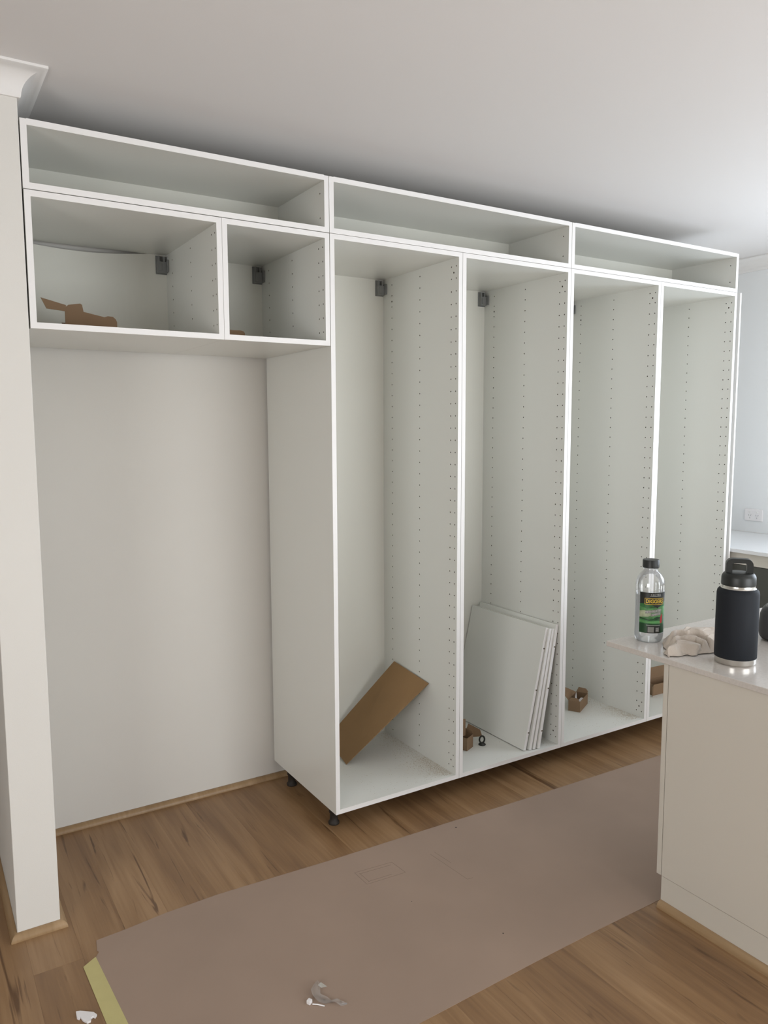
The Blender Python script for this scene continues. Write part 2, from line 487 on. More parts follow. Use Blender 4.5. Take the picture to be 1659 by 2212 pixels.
LEG = leg_mesh(0.09)
tall_rows = [round(0.05 * k, 3) for k in range(1, 43) if k not in ()] + [2.148]
TD, TH = 0.592, 2.198
tallR = drilled_panel(TD, TH, [0.018, 0.050, 0.276, 0.501], tall_rows, [(0.034, 0.075, .0040), (0.034, 2.124, .0040), (0.501, 2.074, .0040)])
tallL = mirrored(tallR)
lowR = drilled_panel(TD, 0.397, [0.018, 0.050, 0.276, 0.501], [0.05 * k for k in range(1, 8)], [])
lowL = mirrored(lowR)
upR = drilled_panel(0.412, 0.195, [0.034], [0.055, 0.140], [])
upL = mirrored(upR)


def cabinet(name, label, group, x0, W, z0, Hh, D, yb, pr, pl, brackets=True, legs=False, bow=False):
    r = thing(name, label, 'cabinet', (x0, 0, z0), 0, group)
    link('side_panel', pl, r, (t, 0, 0)); link('side_panel', pr, r, (W - t, 0, 0))
    board('top_panel', t, W - t, 0.0, yb, Hh - t, Hh, r)
    board('bottom_panel', t, W - t, 0.0, yb, 0, t, r)
    if bow:
        bm = bmesh.new(); n = 24; f = []; 
        for k in range(n + 1):
            x = t + (W - 2 * t) * k / n; u = min(1, k / n / 0.85); dz = 0.018 * max(0, math.sin(PI * u)) ** 0.8
            f.append([bm.verts.new(c) for c in ((x, yb, t), (x, yb + .003, t), (x, yb + .003 + dz * .2, Hh - t - dz), (x, yb + dz * .2, Hh - t - dz))])
        for a, b in zip(f, f[1:]):
            for j in range(4): bm.faces.new((a[j], a[(j + 1) % 4], b[(j + 1) % 4], b[j]))
        bm.faces.new(f[0]); bm.faces.new(f[-1])
        obj('back_panel', bm, 'back', r)
    else:
        bx('back_panel', 'back', t, W - t, yb, yb + 0.003, 0.0, Hh, r)
    if brackets:
        bracket(r, W - t, yb, Hh - 0.092, -1); bracket(r, t, yb, Hh - 0.092, 1)
    if legs:
        for lx in (0.042, W - 0.042):
            for ly in ((0.10, 0.50) if x0 < 0.1 and lx < 0.1 else (0.36, 0.50)): link('leg', LEG, r, (lx, ly, -z0))
    return r


P6 = 0.6017
gT = 'open tall cabinet carcasses standing on black legs'
tall_names = ['open tall cabinet holding one leaning cardboard sheet, next to the empty bay',
              'open tall cabinet with a stack of white shelves leaning inside',
              'open tall cabinet holding a small open carton, left of the clear bottle',
              'rightmost open tall cabinet, behind the bottle and the black flask']
for k in range(4):
    cabinet('tall_cabinet', tall_names[k], gT, 0.001 + P6 * k, 0.600, 0.09, TH, TD, 0.577, tallR, tallL, True, True)
gO = 'open overhead cabinets above the empty bay'
cabinet('overhead_cabinet', 'wider open overhead cabinet above the empty bay, brown card scrap inside', gO, -1.0035, 0.599, 1.890, 0.397, TD, 0.577, lowR, lowL, bow=True)
cabinet('overhead_cabinet', 'narrow open overhead cabinet between the wider one and the tall cabinets', gO, -0.4035, 0.402, 1.890, 0.397, TD, 0.577, lowR, lowL)
gU = 'long shallow top cabinets under the ceiling'
cabinet('top_cabinet', 'shortest long shallow top cabinet at the left, above the two overhead cabinets', gU, -1.0045, 1.003, 2.2896, 0.1965, 0.412, 0.398, upR, upL, False)
cabinet('top_cabinet', 'middle long shallow top cabinet under the ceiling, directly above the cardboard sheet', gU, 0.0005, 1.202, 2.2896, 0.1965, 0.412, 0.398, upR, upL, False)
cabinet('top_cabinet', 'rightmost long shallow top cabinet ending beside the bare right wall', gU, 1.2045, 1.202, 2.2896, 0.1965, 0.412, 0.398, upR, upL, False)

# cover panel standing beside the last tall cabinet
o = bx('cover_panel', 'edge', 2.433, 2.445, 0.0, 0.60, 0.0, 2.290, bevel=0.0008)
tag(o, 'thin tall white cover panel standing just right of the last tall cabinet', 'panel')

# ------------------------------------------------------------------ sawdust in the cabinets
def dust(x0, z, n, seed, spread=0.05):
    rnd = random.Random(seed); bm = bmesh.new()
    for _ in range(n):
        y = rnd.uniform(0.02, 0.56) if rnd.random() < .55 else rnd.uniform(0.02, 0.22)
        x = x0 - abs(rnd.gauss(0, spread)) - 0.003; s = rnd.uniform(0.0005, 0.0016)
        if rnd.random() < 0.12: x = x0 - rnd.uniform(0.0, 0.4)
        c = Vector((x, y, z)); a = rnd.uniform(0, PI)
        p = [bm.verts.new(c + Vector((s * math.cos(a + j * 2.1), s * math.sin(a + j * 2.1), 0))) for j in range(3)]
        q_ = bm.verts.new(c + Vector((0, 0, s * 0.7)))
        for j in range(3): bm.faces.new((p[j], p[(j + 1) % 3], q_))
        bm.faces.new(p)
    return obj('sawdust', bm, 'dust')


for k, n in ((0, 2600), (1, 500), (2, 2200), (3, 400)):
    o = dust(0.583 + P6 * k, 0.1082, n, 40 + k)
    o['kind'] = 'stuff'
    tag(o, 'fine brown sawdust along the base of the tall cabinet ' + ['with the cardboard sheet', 'with the leaning shelves', 'with the small open carton', 'behind the island'][k], 'sawdust')

# ------------------------------------------------------------------ cardboard sheet leaning in first tall cabinet
A = Vector((0.578, 0.478, 0.486)); B = Vector((0.578, 0.195, 0.458))
Pb = Vector((0.236, 0.339, 0.1095))
long_ = Pb - B
ab = (A - B)
long_ = long_ - ab * (long_.dot(ab) / ab.dot(ab)) * 0.0
nrm = ab.cross(long_).normalized()
bm = bmesh.new()
Q = A + long_
Q.z = 0.1095
# crease near the bottom
pts = [A, B, Pb, Q]
if Q.y > 0.572: Q.y = 0.572; Q.x = A.x + long_.x * 0.93; Q.z = 0.14
prism(bm, pts, nrm * 0.003)
o = obj('cardboard_sheet', bm, 'card_in'); tag(o, 'flat brown cardboard rectangle leaning diagonally in the first tall cabinet', 'cardboard')

# ------------------------------------------------------------------ loose shelves leaning in the second tall cabinet
def loose_shelf(label, xb, tilt, y0, y1, L, th=0.0165, notch=True):
    r = thing('loose_shelf', label, 'shelf', (xb, 0, 0.1085), 0, 'loose white shelves leaning in the second tall cabinet')
    bm = bmesh.new(); box(bm, 0, th, y0, y1, 0, L)
    R = Matrix.Rotation(tilt, 4, 'Y')
    for f in bm.faces:
        if all(abs(v.co.y - y0) < 1e-6 for v in f.verts): f.material_index = 1
    for v in bm.verts: v.co = R @ v.co; 
    dz = min(v.co.z for v in bm.verts)
    for v in bm.verts: v.co.z -= dz
    obj('shelf_board', bm, ['board', 'edge'], r, bevel=0.0006)
    if notch:
        for zz in (0.08, 0.28, 0.475):
            bm = bmesh.new(); box(bm, th * 0.45, th + 0.0006, y0 - 0.0005, y0 + 0.012, zz, zz + 0.006)
            for v in bm.verts: v.co = R @ v.co; v.co.z -= dz
            obj('pin_notch', bm, 'hole', r)
    return r


loose_shelf('loose white shelf at the front of the leaning stack, its whole face showing', 0.9940, math.atan(0.2255), 0.028, 0.572, 0.575, 0.015)
loose_shelf('second loose white shelf of the leaning stack, just behind the front one', 1.0215, math.atan(0.204), 0.020, 0.570, 0.568, 0.015, notch=False)
loose_shelf('third loose white shelf of the leaning stack', 1.0430, math.atan(0.1935), 0.017, 0.567, 0.566, 0.015, notch=False)
loose_shelf('rearmost loose white shelf of the stack, touching the cabinet side', 1.0660, math.atan(0.179), 0.012, 0.570, 0.583, 0.015)


# ------------------------------------------------------------------ small open cartons
def quadsheet(bm, a, b, c, d, th=0.0016):
    a, b, c, d = map(Vector, (a, b, c, d)); n = (b - a).cross(d - a).normalized() * th
    prism(bm, [a, b, c, d], n)


def polysheet(bm, pts, th=0.0016):
    pts = [Vector(p) for p in pts]; n = (pts[1] - pts[0]).cross(pts[2] - pts[0]).normalized() * th
    prism(bm, pts, n)


def carton(label, origin, ang, Wd, L, Hb, lid=None, end=None, name='open_carton'):
    """local x = length, local y = width (towards the back), open top"""
    r = thing(name, label, 'box', origin, ang, 'small opened cartons lying in the cabinets')
    bm = bmesh.new(); c = 0.0016
    box(bm, 0, L, 0, Wd, 0, c); box(bm, 0, c, 0, Wd, c, Hb); box(bm, L - c, L, 0, Wd, c, Hb)
    box(bm, c, L - c, 0, c, c, Hb); box(bm, c, L - c, Wd - c, Wd, c, Hb)
    obj('tray', bm, 'card', r)
    if lid:
        bm = bmesh.new(); polysheet(bm, lid); obj('lid', bm, 'card', r)
    if end:
        for e in end:
            bm = bmesh.new(); polysheet(bm, e); obj('flap', bm, 'card', r)
    return r


# third tall cabinet: long axis runs back-right
ang = math.atan2(0.084, 0.154)
r = carton('small open carton with raised end flap and paper slip in the third tall cabinet', (1.5735, 0.2355, 0.1085), ang, 0.063, 0.150, 0.058,
           lid=[(0.0, 0.0632, 0.0575), (0.0, 0.100, 0.100), (0.06, 0.110, 0.106), (0.145, 0.0632, 0.0575)],
           end=[[(0.149, 0.002, 0.058), (0.152, 0.000, 0.068), (0.156, 0.012, 0.080), (0.158, 0.052, 0.082), (0.150, 0.062, 0.058)],
                [(-0.001, 0.002, 0.056), (-0.001, 0.061, 0.056), (0.006, 0.050, 0.071), (0.006, 0.014, 0.071)]])
bm = bmesh.new(); polysheet(bm, [(0.03, 0.030, 0.03), (0.085, 0.040, 0.03), (0.085, 0.046, 0.076), (0.03, 0.036, 0.066)], 0.001); obj('paper_slip', bm, 'plastic_w', r)
bm = bmesh.new(); box(bm, 0.045, 0.12, 0.012, 0.03, 0.002, 0.04); obj('fitting', bm, 'plastic_w', r, bevel=0.003)

# second tall cabinet: long axis runs back-left
ang2 = math.atan2(0.026, 0.0558)
r = carton('small open carton beside the black ring in the second tall cabinet', (0.7758, 0.1677, 0.1085), ang2, 0.150, 0.060, 0.060,
           lid=[(0.0825, 0.0358, 0.0971), (0.1462, 0.0061, 0.0525), (0.1567, 0.0012, 0.0224), (0.1415, 0.0083, 0.0193), (0.1109, 0.0226, 0.0244), (0.0776, 0.0383, 0.0415), (0.0668, 0.0434, 0.0605)],
           end=[[(0.0615, 0.002, 0.059), (0.0615, 0.06, 0.059), (0.058, 0.055, 0.083), (0.060, 0.006, 0.078)],
                [(0.002, 0.148, 0.058), (0.058, 0.148, 0.058), (0.052, 0.150, 0.08), (0.006, 0.150, 0.08)],
                [(0.0066, 0.0326, 0.1445), (0.0266, 0.0232, 0.1408), (0.0272, 0.0229, 0.0615), (0.0066, 0.0326, 0.0615)]])

# fourth tall cabinet: partly hidden by the island
carton('small brown carton with lid folded up in the rightmost tall cabinet', (2.103, 0.200, 0.1085), math.radians(-3), 0.085, 0.190, 0.062,
       lid=[(0.022, 0.0860, 0.062), (0.188, 0.0860, 0.062), (0.188, 0.096, 0.122), (0.022, 0.096, 0.122)],
       end=[[(-0.002, 0.0, 0.002), (-0.026, -0.018, 0.002), (-0.026, -0.018, 0.055), (-0.002, 0.0, 0.055)]])

# black ring clip
r = thing('ring_clip', 'small black plastic ring clip on the cabinet base beside a carton', 'clip', (0.882, 0.190, 0.1085), math.radians(-20))
bm = bmesh.new(); tube(bm, [(0.0125 * math.cos(2 * PI * k / 24), 0.002, 0.024 + 0.0165 * math.sin(2 * PI * k / 24)) for k in range(24)], 0.0042, 8, True, nrm=(0, 1, 0)); obj('ring', bm, 'ring', r, smooth=True)
bm = bmesh.new(); lathe(bm, [(0.017, 0), (0.018, 0.002), (0.013, 0.006), (0.008, 0.010)], 20); obj('foot', bm, 'ring', r, smooth=True)

# brown card in overhead cabinets
def card_scrap(label, loc, outline, depth, extra=None):
    r = thing('cardboard_scrap', label, 'cardboard', loc, 0, 'torn carton pieces in the overhead cabinets')
    bm = bmesh.new(); prism(bm, [(x, 0, z) for x, z in outline], (0, 0.002, 0)); obj('front_wall', bm, 'card', r)
    x0 = min(p[0] for p in outline if p[1] < 0.001); x1 = max(p[0] for p in outline if p[1] < 0.001)
    bm = bmesh.new(); box(bm, x0, x1, 0.002, depth, 0, 0.002); box(bm, x0, x1, depth, depth + 0.002, 0, 0.05); obj('tray', bm, 'card', r)
    if extra:
        bm = bmesh.new(); prism(bm, [(x, y, z) for x, y, z in extra], (0.0, 0.002, 0.0)); obj('flap', bm, 'card', r)
    return r


card_scrap('torn open brown carton with a long pointed flap in the wider overhead cabinet', (-0.8545, 0.30, 1.9085),
           [(0, 0), (0.170, 0), (0.170, 0.055), (0.166, 0.064), (0.157, 0.072), (0.140, 0.073), (0.128, 0.069), (0.060, 0.082), (0.056, 0.105), (0.050, 0.109), (0.012, 0.102), (0.0, 0.092)], 0.07,
           [(0.002, -0.003, 0.079), (-0.058, -0.003, 0.084), (-0.0745, -0.003, 0.119), (0.004, -0.003, 0.100)])
card_scrap('small brown carton edge just showing in the narrow overhead cabinet', (-0.330, 0.30, 1.9085),
           [(0, 0), (0.120, 0), (0.119, 0.045), (0.114, 0.052), (0.100, 0.055), (0.07, 0.054), (0.0, 0.06)], 0.07)

# ------------------------------------------------------------------ floor protection runner, tape, scraps
zp = 0.0006
edge = [(-0.926, -0.139), (-0.834, -0.133), (-0.70, -0.118), (-0.521, -0.112), (-0.30, -0.122), (-0.084, -0.133), (0.418, -0.144), (0.749, -0.157), (1.743, -0.177), (2.30, -0.185),
        (2.30, -0.70), (1.6, -0.70), (1.6, -0.936), (1.2, -0.936), (0.690, -0.9375), (0.4365, -0.9372), (0.1565, -0.9421), (-0.262, -0.9547), (-0.93, -0.962), (-0.945, -0.60),
        (-0.956, -0.240), (-0.945, -0.221), (-0.9302, -0.1995), (-0.9341, -0.1921)]
bm = bmesh.new(); prism(bm, [(x, y, 0.0003) for x, y in edge[:]], (0, 0, 0.0009))
runner = tag(obj('paper_runner', bm, 'paper'), 'long brown floor protection paper taped over the wooden floor', 'floor covering')


def mark(bm, a, b, w=0.0009, z=0.00125):
    a = Vector((*a, z)); b = Vector((*b, z)); d = (b - a).normalized(); s = Vector((-d.y, d.x, 0)) * w
    prism(bm, [a - s, b - s, b + s, a + s], (0, 0, 0.0001))


rc = [(-0.0597, -0.25), (0.0896, -0.2635), (0.097, -0.3452), (-0.0575, -0.3347)]
bm = bmesh.new()
for i in range(4): mark(bm, rc[i], rc[(i + 1) % 4])
mark(bm, (-0.048, -0.266), (0.078, -0.277)); mark(bm, (-0.046, -0.262), (-0.043, -0.325)); mark(bm, (-0.045, -0.322), (0.05, -0.329))
obj('pencil_mark', bm, 'pencil', runner)
bm = bmesh.new(); mark(bm, (0.2413, -0.2968), (0.2594, -0.498)); mark(bm, (0.262, -0.290), (0.272, -0.385)); mark(bm, (0.2594, -0.498), (0.282, -0.500)); obj('pencil_mark', bm, 'pencil', runner)
for cx, cy, rr in ((0.4402, -0.1918, 0.004), (0.1732, -0.7904, 0.0028), (0.02, -0.50, 0.0015)):
    bm = bmesh.new(); bmesh.ops.create_cone(bm, cap_ends=True, segments=9, radius1=rr, radius2=rr * .8, depth=0.0005, matrix=Matrix.Translation((cx, cy, 0.0016)))
    obj('dark_speck', bm, 'speck', runner)

bm = bmesh.new()
prism(bm, [(-0.9434, -0.2181, 0.0013), (-0.9500, -0.2215, 0.0013), (-0.9843, -0.2446, 0.0013), (-0.9744, -0.508, 0.0013), (-0.958, -1.02, 0.0013), (-0.906, -1.02, 0.0013), (-0.9248, -0.539, 0.0013)], (0, 0, 0.0004))
tag(obj('masking_tape', bm, 'tape'), 'strip of pale yellow masking tape holding the left end of the paper', 'tape')

bm = bmesh.new()
ol = [(-1.037, -0.424), (-1.026, -0.428), (-0.996, -0.452), (-0.990, -0.466), (-0.996, -0.474), (-1.000, -0.468), (-1.006, -0.470), (-1.009, -0.481), (-1.018, -0.482), (-1.027, -0.466), (-1.030, -0.452), (-1.034, -0.457), (-1.039, -0.450)]
prism(bm, [(x, y, 0.0004) for x, y in ol], (0, 0, 0.006))
tag(obj('plastic_clip', bm, 'plastic_w', bevel=0.0008), 'torn white plastic clip on the wooden floor left of the yellow tape', 'clip')

bm = bmesh.new(); box(bm, -0.006, 0.006, -0.006, 0.006, 0, 0.011)
o = obj('plastic_cube', bm, 'plastic_w', bevel=0.001); o.location = (-0.479, -0.733, 0.0013); o.rotation_euler = (0, 0, 0.5)
tag(o, 'tiny white plastic cube on the brown paper', 'plastic piece')
bm = bmesh.new(); tube(bm, [(-0.4745, -0.7425, 0.0040), (-0.462, -0.7515, 0.0036), (-0.449, -0.766, 0.0032)], 0.0017, 8)
tag(obj('plastic_stick', bm, 'plastic_w', smooth=True), 'thin white plastic stick on the brown paper', 'plastic piece')

# translucent film scrap: crumpled ribbon
cl = [(-0.424, -0.672, 0.006), (-0.434, -0.690, 0.012), (-0.447, -0.707, 0.013), (-0.4515, -0.722, 0.010), (-0.4465, -0.738, 0.006), (-0.437, -0.750, 0.005), (-0.425, -0.762, 0.005), (-0.414, -0.770, 0.007), (-0.405, -0.785, 0.004), (-0.392, -0.792, 0.003)]
wd = [0.002, 0.011, 0.013, 0.013, 0.012, 0.010, 0.006, 0.009, 0.006, 0.001]
bm = bmesh.new(); rows = []
for i, (p, wv) in enumerate(zip(cl, wd)):
    p = Vector(p); a = Vector(cl[max(0, i - 1)]); b = Vector(cl[min(len(cl) - 1, i + 1)]); d = (b - a).normalized(); s = Vector((d.y, -d.x, 0)).normalized()
    row = []
    for j in range(5):
        u = (j - 2) / 2; q_ = p + s * (wv * u) + Vector((0, 0, 0.004 * math.sin(j * 2.3 + i * 1.7)))
        q_.z = max(0.0018, q_.z); row.append(bm.verts.new(q_))
    rows.append(row)
for a, b in zip(rows, rows[1:]):
    for j in range(4): bm.faces.new((a[j], a[j + 1], b[j + 1], b[j]))
v = [bm.verts.new(p) for p in ((-0.433, -0.694, 0.012), (-0.418, -0.684, 0.008), (-0.408, -0.703, 0.003), (-0.428, -0.706, 0.009))]
bm.faces.new(v)
o = obj('film_wrapper', bm, 'film', smooth=True, auto=60); 
tag(o, 'crumpled strip of clear plastic film on the brown paper', 'wrapper')

# ------------------------------------------------------------------ island
XI, YI, ZC = 0.713, -0.957, 0.847      # face plane, corner, counter top
XE = 1.62; YE = -1.72
r = thing('island_base', 'cream island base cabinet under the stone countertop', 'cabinet', (XI, YI, 0))
bx('end_panel', 'island', 0, 0.018, YE - YI, -0.0012, 0.106, ZC - 0.019, r, bevel=0.0012)
bx('back_panel', 'island', 0.0, XE - XI, 0.0008, 0.0185, 0.106, ZC - 0.019, r, bevel=0.0012)
bx('kick_panel', 'island', 0.0018, 0.016, YE - YI, -0.001, 0, 0.1045, r)
bx('kick_panel', 'island', 0.017, XE - XI, -0.016, -0.001, 0, 0.1045, r)
bx('far_end_panel', 'island', XE - XI - 0.018, XE - XI, YE - YI, 0, 0.106, ZC - 0.019, r)
bx('door_front', 'island', 0.019, XE - XI - 0.019, YE - YI, YE - YI + 0.018, 0.106, ZC - 0.019, r)
# quad moulding around the island
s_ = struct(sweep('baseboard_island', [(XI + 0.0018, YI - 0.001), (XI + 0.0018, YE)][::-1], [(o_, z_) for o_, z_ in qp], 'quad')); 
bm = bmesh.new(); 
box(bm, XI - 0.005, XE + 0.06, YE - 0.03, -0.699, ZC - 0.0185, ZC)
o = obj('countertop', bm, 'counter', bevel=0.0015)
tag(o, 'speckled pale stone countertop of the island holding the bottle and flask', 'countertop')

# ------------------------------------------------------------------ clear bottle
br = 0.049
bot = thing('bottle', 'clear plastic bottle with green and black label and black cap', 'bottle', (0.842, -0.770, ZC + 0.0003))
prof = [(0.0005, 0.004), (0.030, 0.003), (0.041, 0.0), (0.0455, 0.006), (0.0485, 0.018), (br, 0.032), (br * .985, 0.045), (br * .985, 0.175), (br, 0.182), (br, 0.200), (0.0475, 0.212), (0.043, 0.225), (0.036, 0.236), (0.027, 0.245), (0.0225, 0.249), (0.0225, 0.255), (0.026, 0.2555), (0.026, 0.2575), (0.0215, 0.258), (0.0215, 0.276)]
bm = bmesh.new(); lathe(bm, prof, 56, cap=False); obj('body', bm, 'pet', bot, smooth=True, auto=60)
lp = [(0.001, 0.006), (0.030, 0.005), (0.0405, 0.003), (0.0445, 0.008), (0.0472, 0.018), (0.0478, 0.032), (0.0470, 0.045), (0.0470, 0.165)]
bm = bmesh.new(); lathe(bm, lp, 56); obj('liquid', bm, 'liquid', bot, smooth=True, auto=60)
bm = bmesh.new(); lathe(bm, [(0.0265, 0.2585), (0.0278, 0.2595), (0.0280, 0.2840), (0.0268, 0.2860), (0.0001, 0.2862)], 48)
for k in range(48): pass
obj('cap', bm, 'cap', bot, smooth=True)
# label, centred on the direction facing the camera, turned slightly to the right
to_cam = math.atan2(-2.525 + 0.770, -1.3406 - 0.842)
LA = to_cam + math.radians(17)          # label centre angle
LH0, LH1 = 0.036, 0.178
LW = 0.098                              # arc width


def bend(co, rad):
    a = LA + co[0] / br
    return Vector((rad * math.cos(a), rad * math.sin(a), co[1]))


def patch(name, mkey, pts, lift, parent=bot, sub=1):
    """flat polygon in label space (u,v) wrapped on the bottle as a thin film"""
    bm = bmesh.new()
    if len(pts) == 4 and sub:
        n = 24; rows = []
        for j in range(n + 1):
            f_ = j / n
            lo = (pts[0][0] + (pts[1][0] - pts[0][0]) * f_, pts[0][1] + (pts[1][1] - pts[0][1]) * f_)
            hi = (pts[3][0] + (pts[2][0] - pts[3][0]) * f_, pts[3][1] + (pts[2][1] - pts[3][1]) * f_)
            rows.append((bm.verts.new(bend(lo, br + lift)), bm.verts.new(bend(hi, br + lift))))
        for a, b in zip(rows, rows[1:]): bm.faces.new((a[0], b[0], b[1], a[1]))
    else:
        bm.faces.new([bm.verts.new((p[0], p[1], 0)) for p in pts])
        bmesh.ops.triangulate(bm, faces=bm.faces[:])
        bmesh.ops.subdivide_edges(bm, edges=bm.edges[:], cuts=9, use_grid_fill=True)
        for v in bm.verts: v.co = bend((v.co.x, v.co.y), br + lift)
    return obj(name, bm, mkey, parent, smooth=True)


hw = LW / 2
lab = patch('label', 'lab_grn', [(-hw, LH0), (hw, LH0), (hw, LH1), (-hw, LH1)], 0.0004)
lab['label'] = 'green and black wrap label with a yellow word'


def lp_(mkey, pts, lift, name='label_print', sub=1):
    o_ = patch(name, mkey, pts, lift, None, sub); o_.parent = lab; return o_


lp_('lab_blk', [(-hw, LH1 - 0.040), (hw, LH1 - 0.033), (hw, LH1), (-hw, LH1)], 0.0007, 'top_band')
lp_('lab_blk', [(-0.012, LH1 - 0.040), (0.036, LH1 - 0.040), (0.012, LH1 - 0.054)], 0.00075, 'top_band', 0)
lp_('lab_lgrn', [(-hw, 0.128), (-0.02, 0.122), (0.02, 0.128), (hw, 0.130), (hw, 0.100), (0.01, 0.088), (-hw, 0.088)], 0.0006, 'light_swirl', 0)
lp_('lab_pale', [(-hw, 0.112), (-0.030, 0.116), (-0.012, 0.110), (-0.006, 0.100), (-0.018, 0.094), (-hw, 0.090)], 0.0008, 'pale_swirl', 0)
lp_('lab_lgrn', [(-hw, 0.082), (-0.02, 0.077), (0.010, 0.080), (0.034, 0.076), (0.03, 0.070), (-0.01, 0.071), (-hw, 0.073)], 0.0008, 'light_swirl', 0)
lp_('lab_dgrn', [(-hw, 0.090), (-0.030, 0.087), (-0.014, 0.0835), (-0.002, 0.086), (0.012, 0.0835), (0.012, 0.0815), (-0.002, 0.0825), (-0.016, 0.0800), (-0.034, 0.0835), (-hw, 0.0865)], 0.0009, 'dark_swirl', 0)
lp_('lab_dgrn', [(0.000, 0.090), (0.012, 0.094), (0.024, 0.093), (0.020, 0.085), (0.006, 0.083)], 0.0009, 'dark_swirl', 0)
lp_('lab_dgrn', [(-hw, LH0), (hw, LH0), (hw, LH0 + 0.031), (-hw, LH0 + 0.034)], 0.0007, 'bottom_band')
lp_('lab_blk', [(-0.020, LH0), (0.026, LH0), (0.026, LH0 + 0.026), (-0.020, LH0 + 0.026)], 0.0009, 'bottom_band')
lp_('lab_gry', [(-0.018, LH0 + 0.003), (0.002, LH0 + 0.003), (0.002, LH0 + 0.022), (-0.018, LH0 + 0.022)], 0.0010, 'info_box')
lp_('lab_wht', [(-0.024, LH0 + 0.0275), (0.026, LH0 + 0.0275), (0.026, LH0 + 0.0285), (-0.024, LH0 + 0.0285)], 0.0010, 'rule_line')
lp_('lab_wht', [(-0.014, LH1 - 0.0125), (0.025, LH1 - 0.0125), (0.025, LH1 - 0.0115), (-0.014, LH1 - 0.0115)], 0.0010, 'rule_line')
lp_('lab_red', [(0.024, 0.070), (0.032, 0.072), (0.034, 0.096), (0.030, 0.104), (0.024, 0.092)], 0.0010, 'red_diamond', 0)
for (a0, a1, b0, b1, mk, lf) in ((-0.031, 0.037, 0.1365, 0.1585, 'lab_yel', 0.0010), (-0.0297, 0.0357, 0.1378, 0.1572, 'lab_blk', 0.0011)):
    lp_(mk, [(a0, b0), (a1, b0), (a1, b1), (a0, b1)], lf, 'name_plate')
for (x0_, y0_, x1_, y1_) in ((-0.028, 0.104, 0.026, 0.115), (-0.010, 0.094, 0.026, 0.104)):
    lp_('lab_gry', [(x0_, y0_), (x1_, y0_ + 0.007), (x1_, y1_ + 0.007), (x0_, y1_)], 0.0010, 'grey_banner')


def label_text(txt, size, u, v, mkey, lift, shear=0.0, rot=0.0, extra=0.0, sx=1.0):
    cu = bpy.data.curves.new('t', 'FONT'); cu.body = txt; cu.size = size; cu.align_x = 'CENTER'; cu.align_y = 'CENTER'; cu.shear = shear; cu.offset = extra
    cu.resolution_u = 2
    to = bpy.data.objects.new('t', cu); C.objects.link(to)
    dg = bpy.context.evaluated_depsgraph_get(); me = bpy.data.meshes.new_from_object(to.evaluated_get(dg))
    bpy.data.objects.remove(to)
    c_, s__ = math.cos(rot), math.sin(rot)
    for vv in me.vertices:
        x, y = vv.co.x * sx, vv.co.y
        vv.co = bend((u + x * c_ - y * s__, v + x * s__ + y * c_), br + lift)
    me.materials.append(M[mkey]); o_ = bpy.data.objects.new('lettering', me); C.objects.link(o_); o_.parent = lab
    return o_


label_text('DIGGERS', 0.0175, 0.003, 0.1475, 'lab_yel', 0.0016, extra=0.0004, sx=0.86)
label_text('CLOTEX', 0.0090, 0.006, LH1 - 0.0072, 'lab_wht', 0.0013)
label_text('METHYLATED', 0.0092, -0.001, 0.1130, 'lab_wht', 0.0013, 0.2, 0.13)
label_text('SPIRITS', 0.0088, 0.008, 0.1028, 'lab_wht', 0.0013, 0.2, 0.19)
for k in range(4): lp_('lab_wht', [(0.008, LH0 + 0.005 + k * 0.0040), (0.020, LH0 + 0.005 + k * 0.0040), (0.020, LH0 + 0.0068 + k * 0.0040), (0.008, LH0 + 0.0068 + k * 0.0040)], 0.0011, 'fine_print')

# ------------------------------------------------------------------ black flask
fl = thing('insulated_flask', 'black insulated drinking flask with steel bands and carry loop lid', 'flask', (0.862, -1.090, ZC + 0.0003))
fr = 0.0625
bm = bmesh.new(); lathe(bm, [(0.001, 0.002), (0.050, 0.0015), (0.057, 0.0), (0.0605, 0.004), (fr - 0.0005, 0.0205)], 64); obj('base_band', bm, 'steel', fl, smooth=True)
bm = bmesh.new(); lathe(bm, [(fr - .001, 0.0205), (fr + .0003, 0.0225), (fr + .0005, 0.12), (fr, 0.224), (0.0605, 0.2330), (0.056, 0.2385), (0.0520, 0.2405)], 64); obj('body', bm, 'flask', fl, smooth=True)
bm = bmesh.new(); lathe(bm, [(0.050, 0.2400), (0.0520, 0.2405), (0.0497, 0.2440), (0.0497, 0.2500), (0.047, 0.2505)], 64); obj('neck_band', bm, 'steel', fl, smooth=True)
bm = bmesh.new(); lathe(bm, [(0.048, 0.2500), (0.0505, 0.2505), (0.0510, 0.2550), (0.0505, 0.2750), (0.0490, 0.2800), (0.0450, 0.2865), (0.041, 0.2890), (0.001, 0.2895)], 64); obj('collar', bm, 'cap', fl, smooth=True)
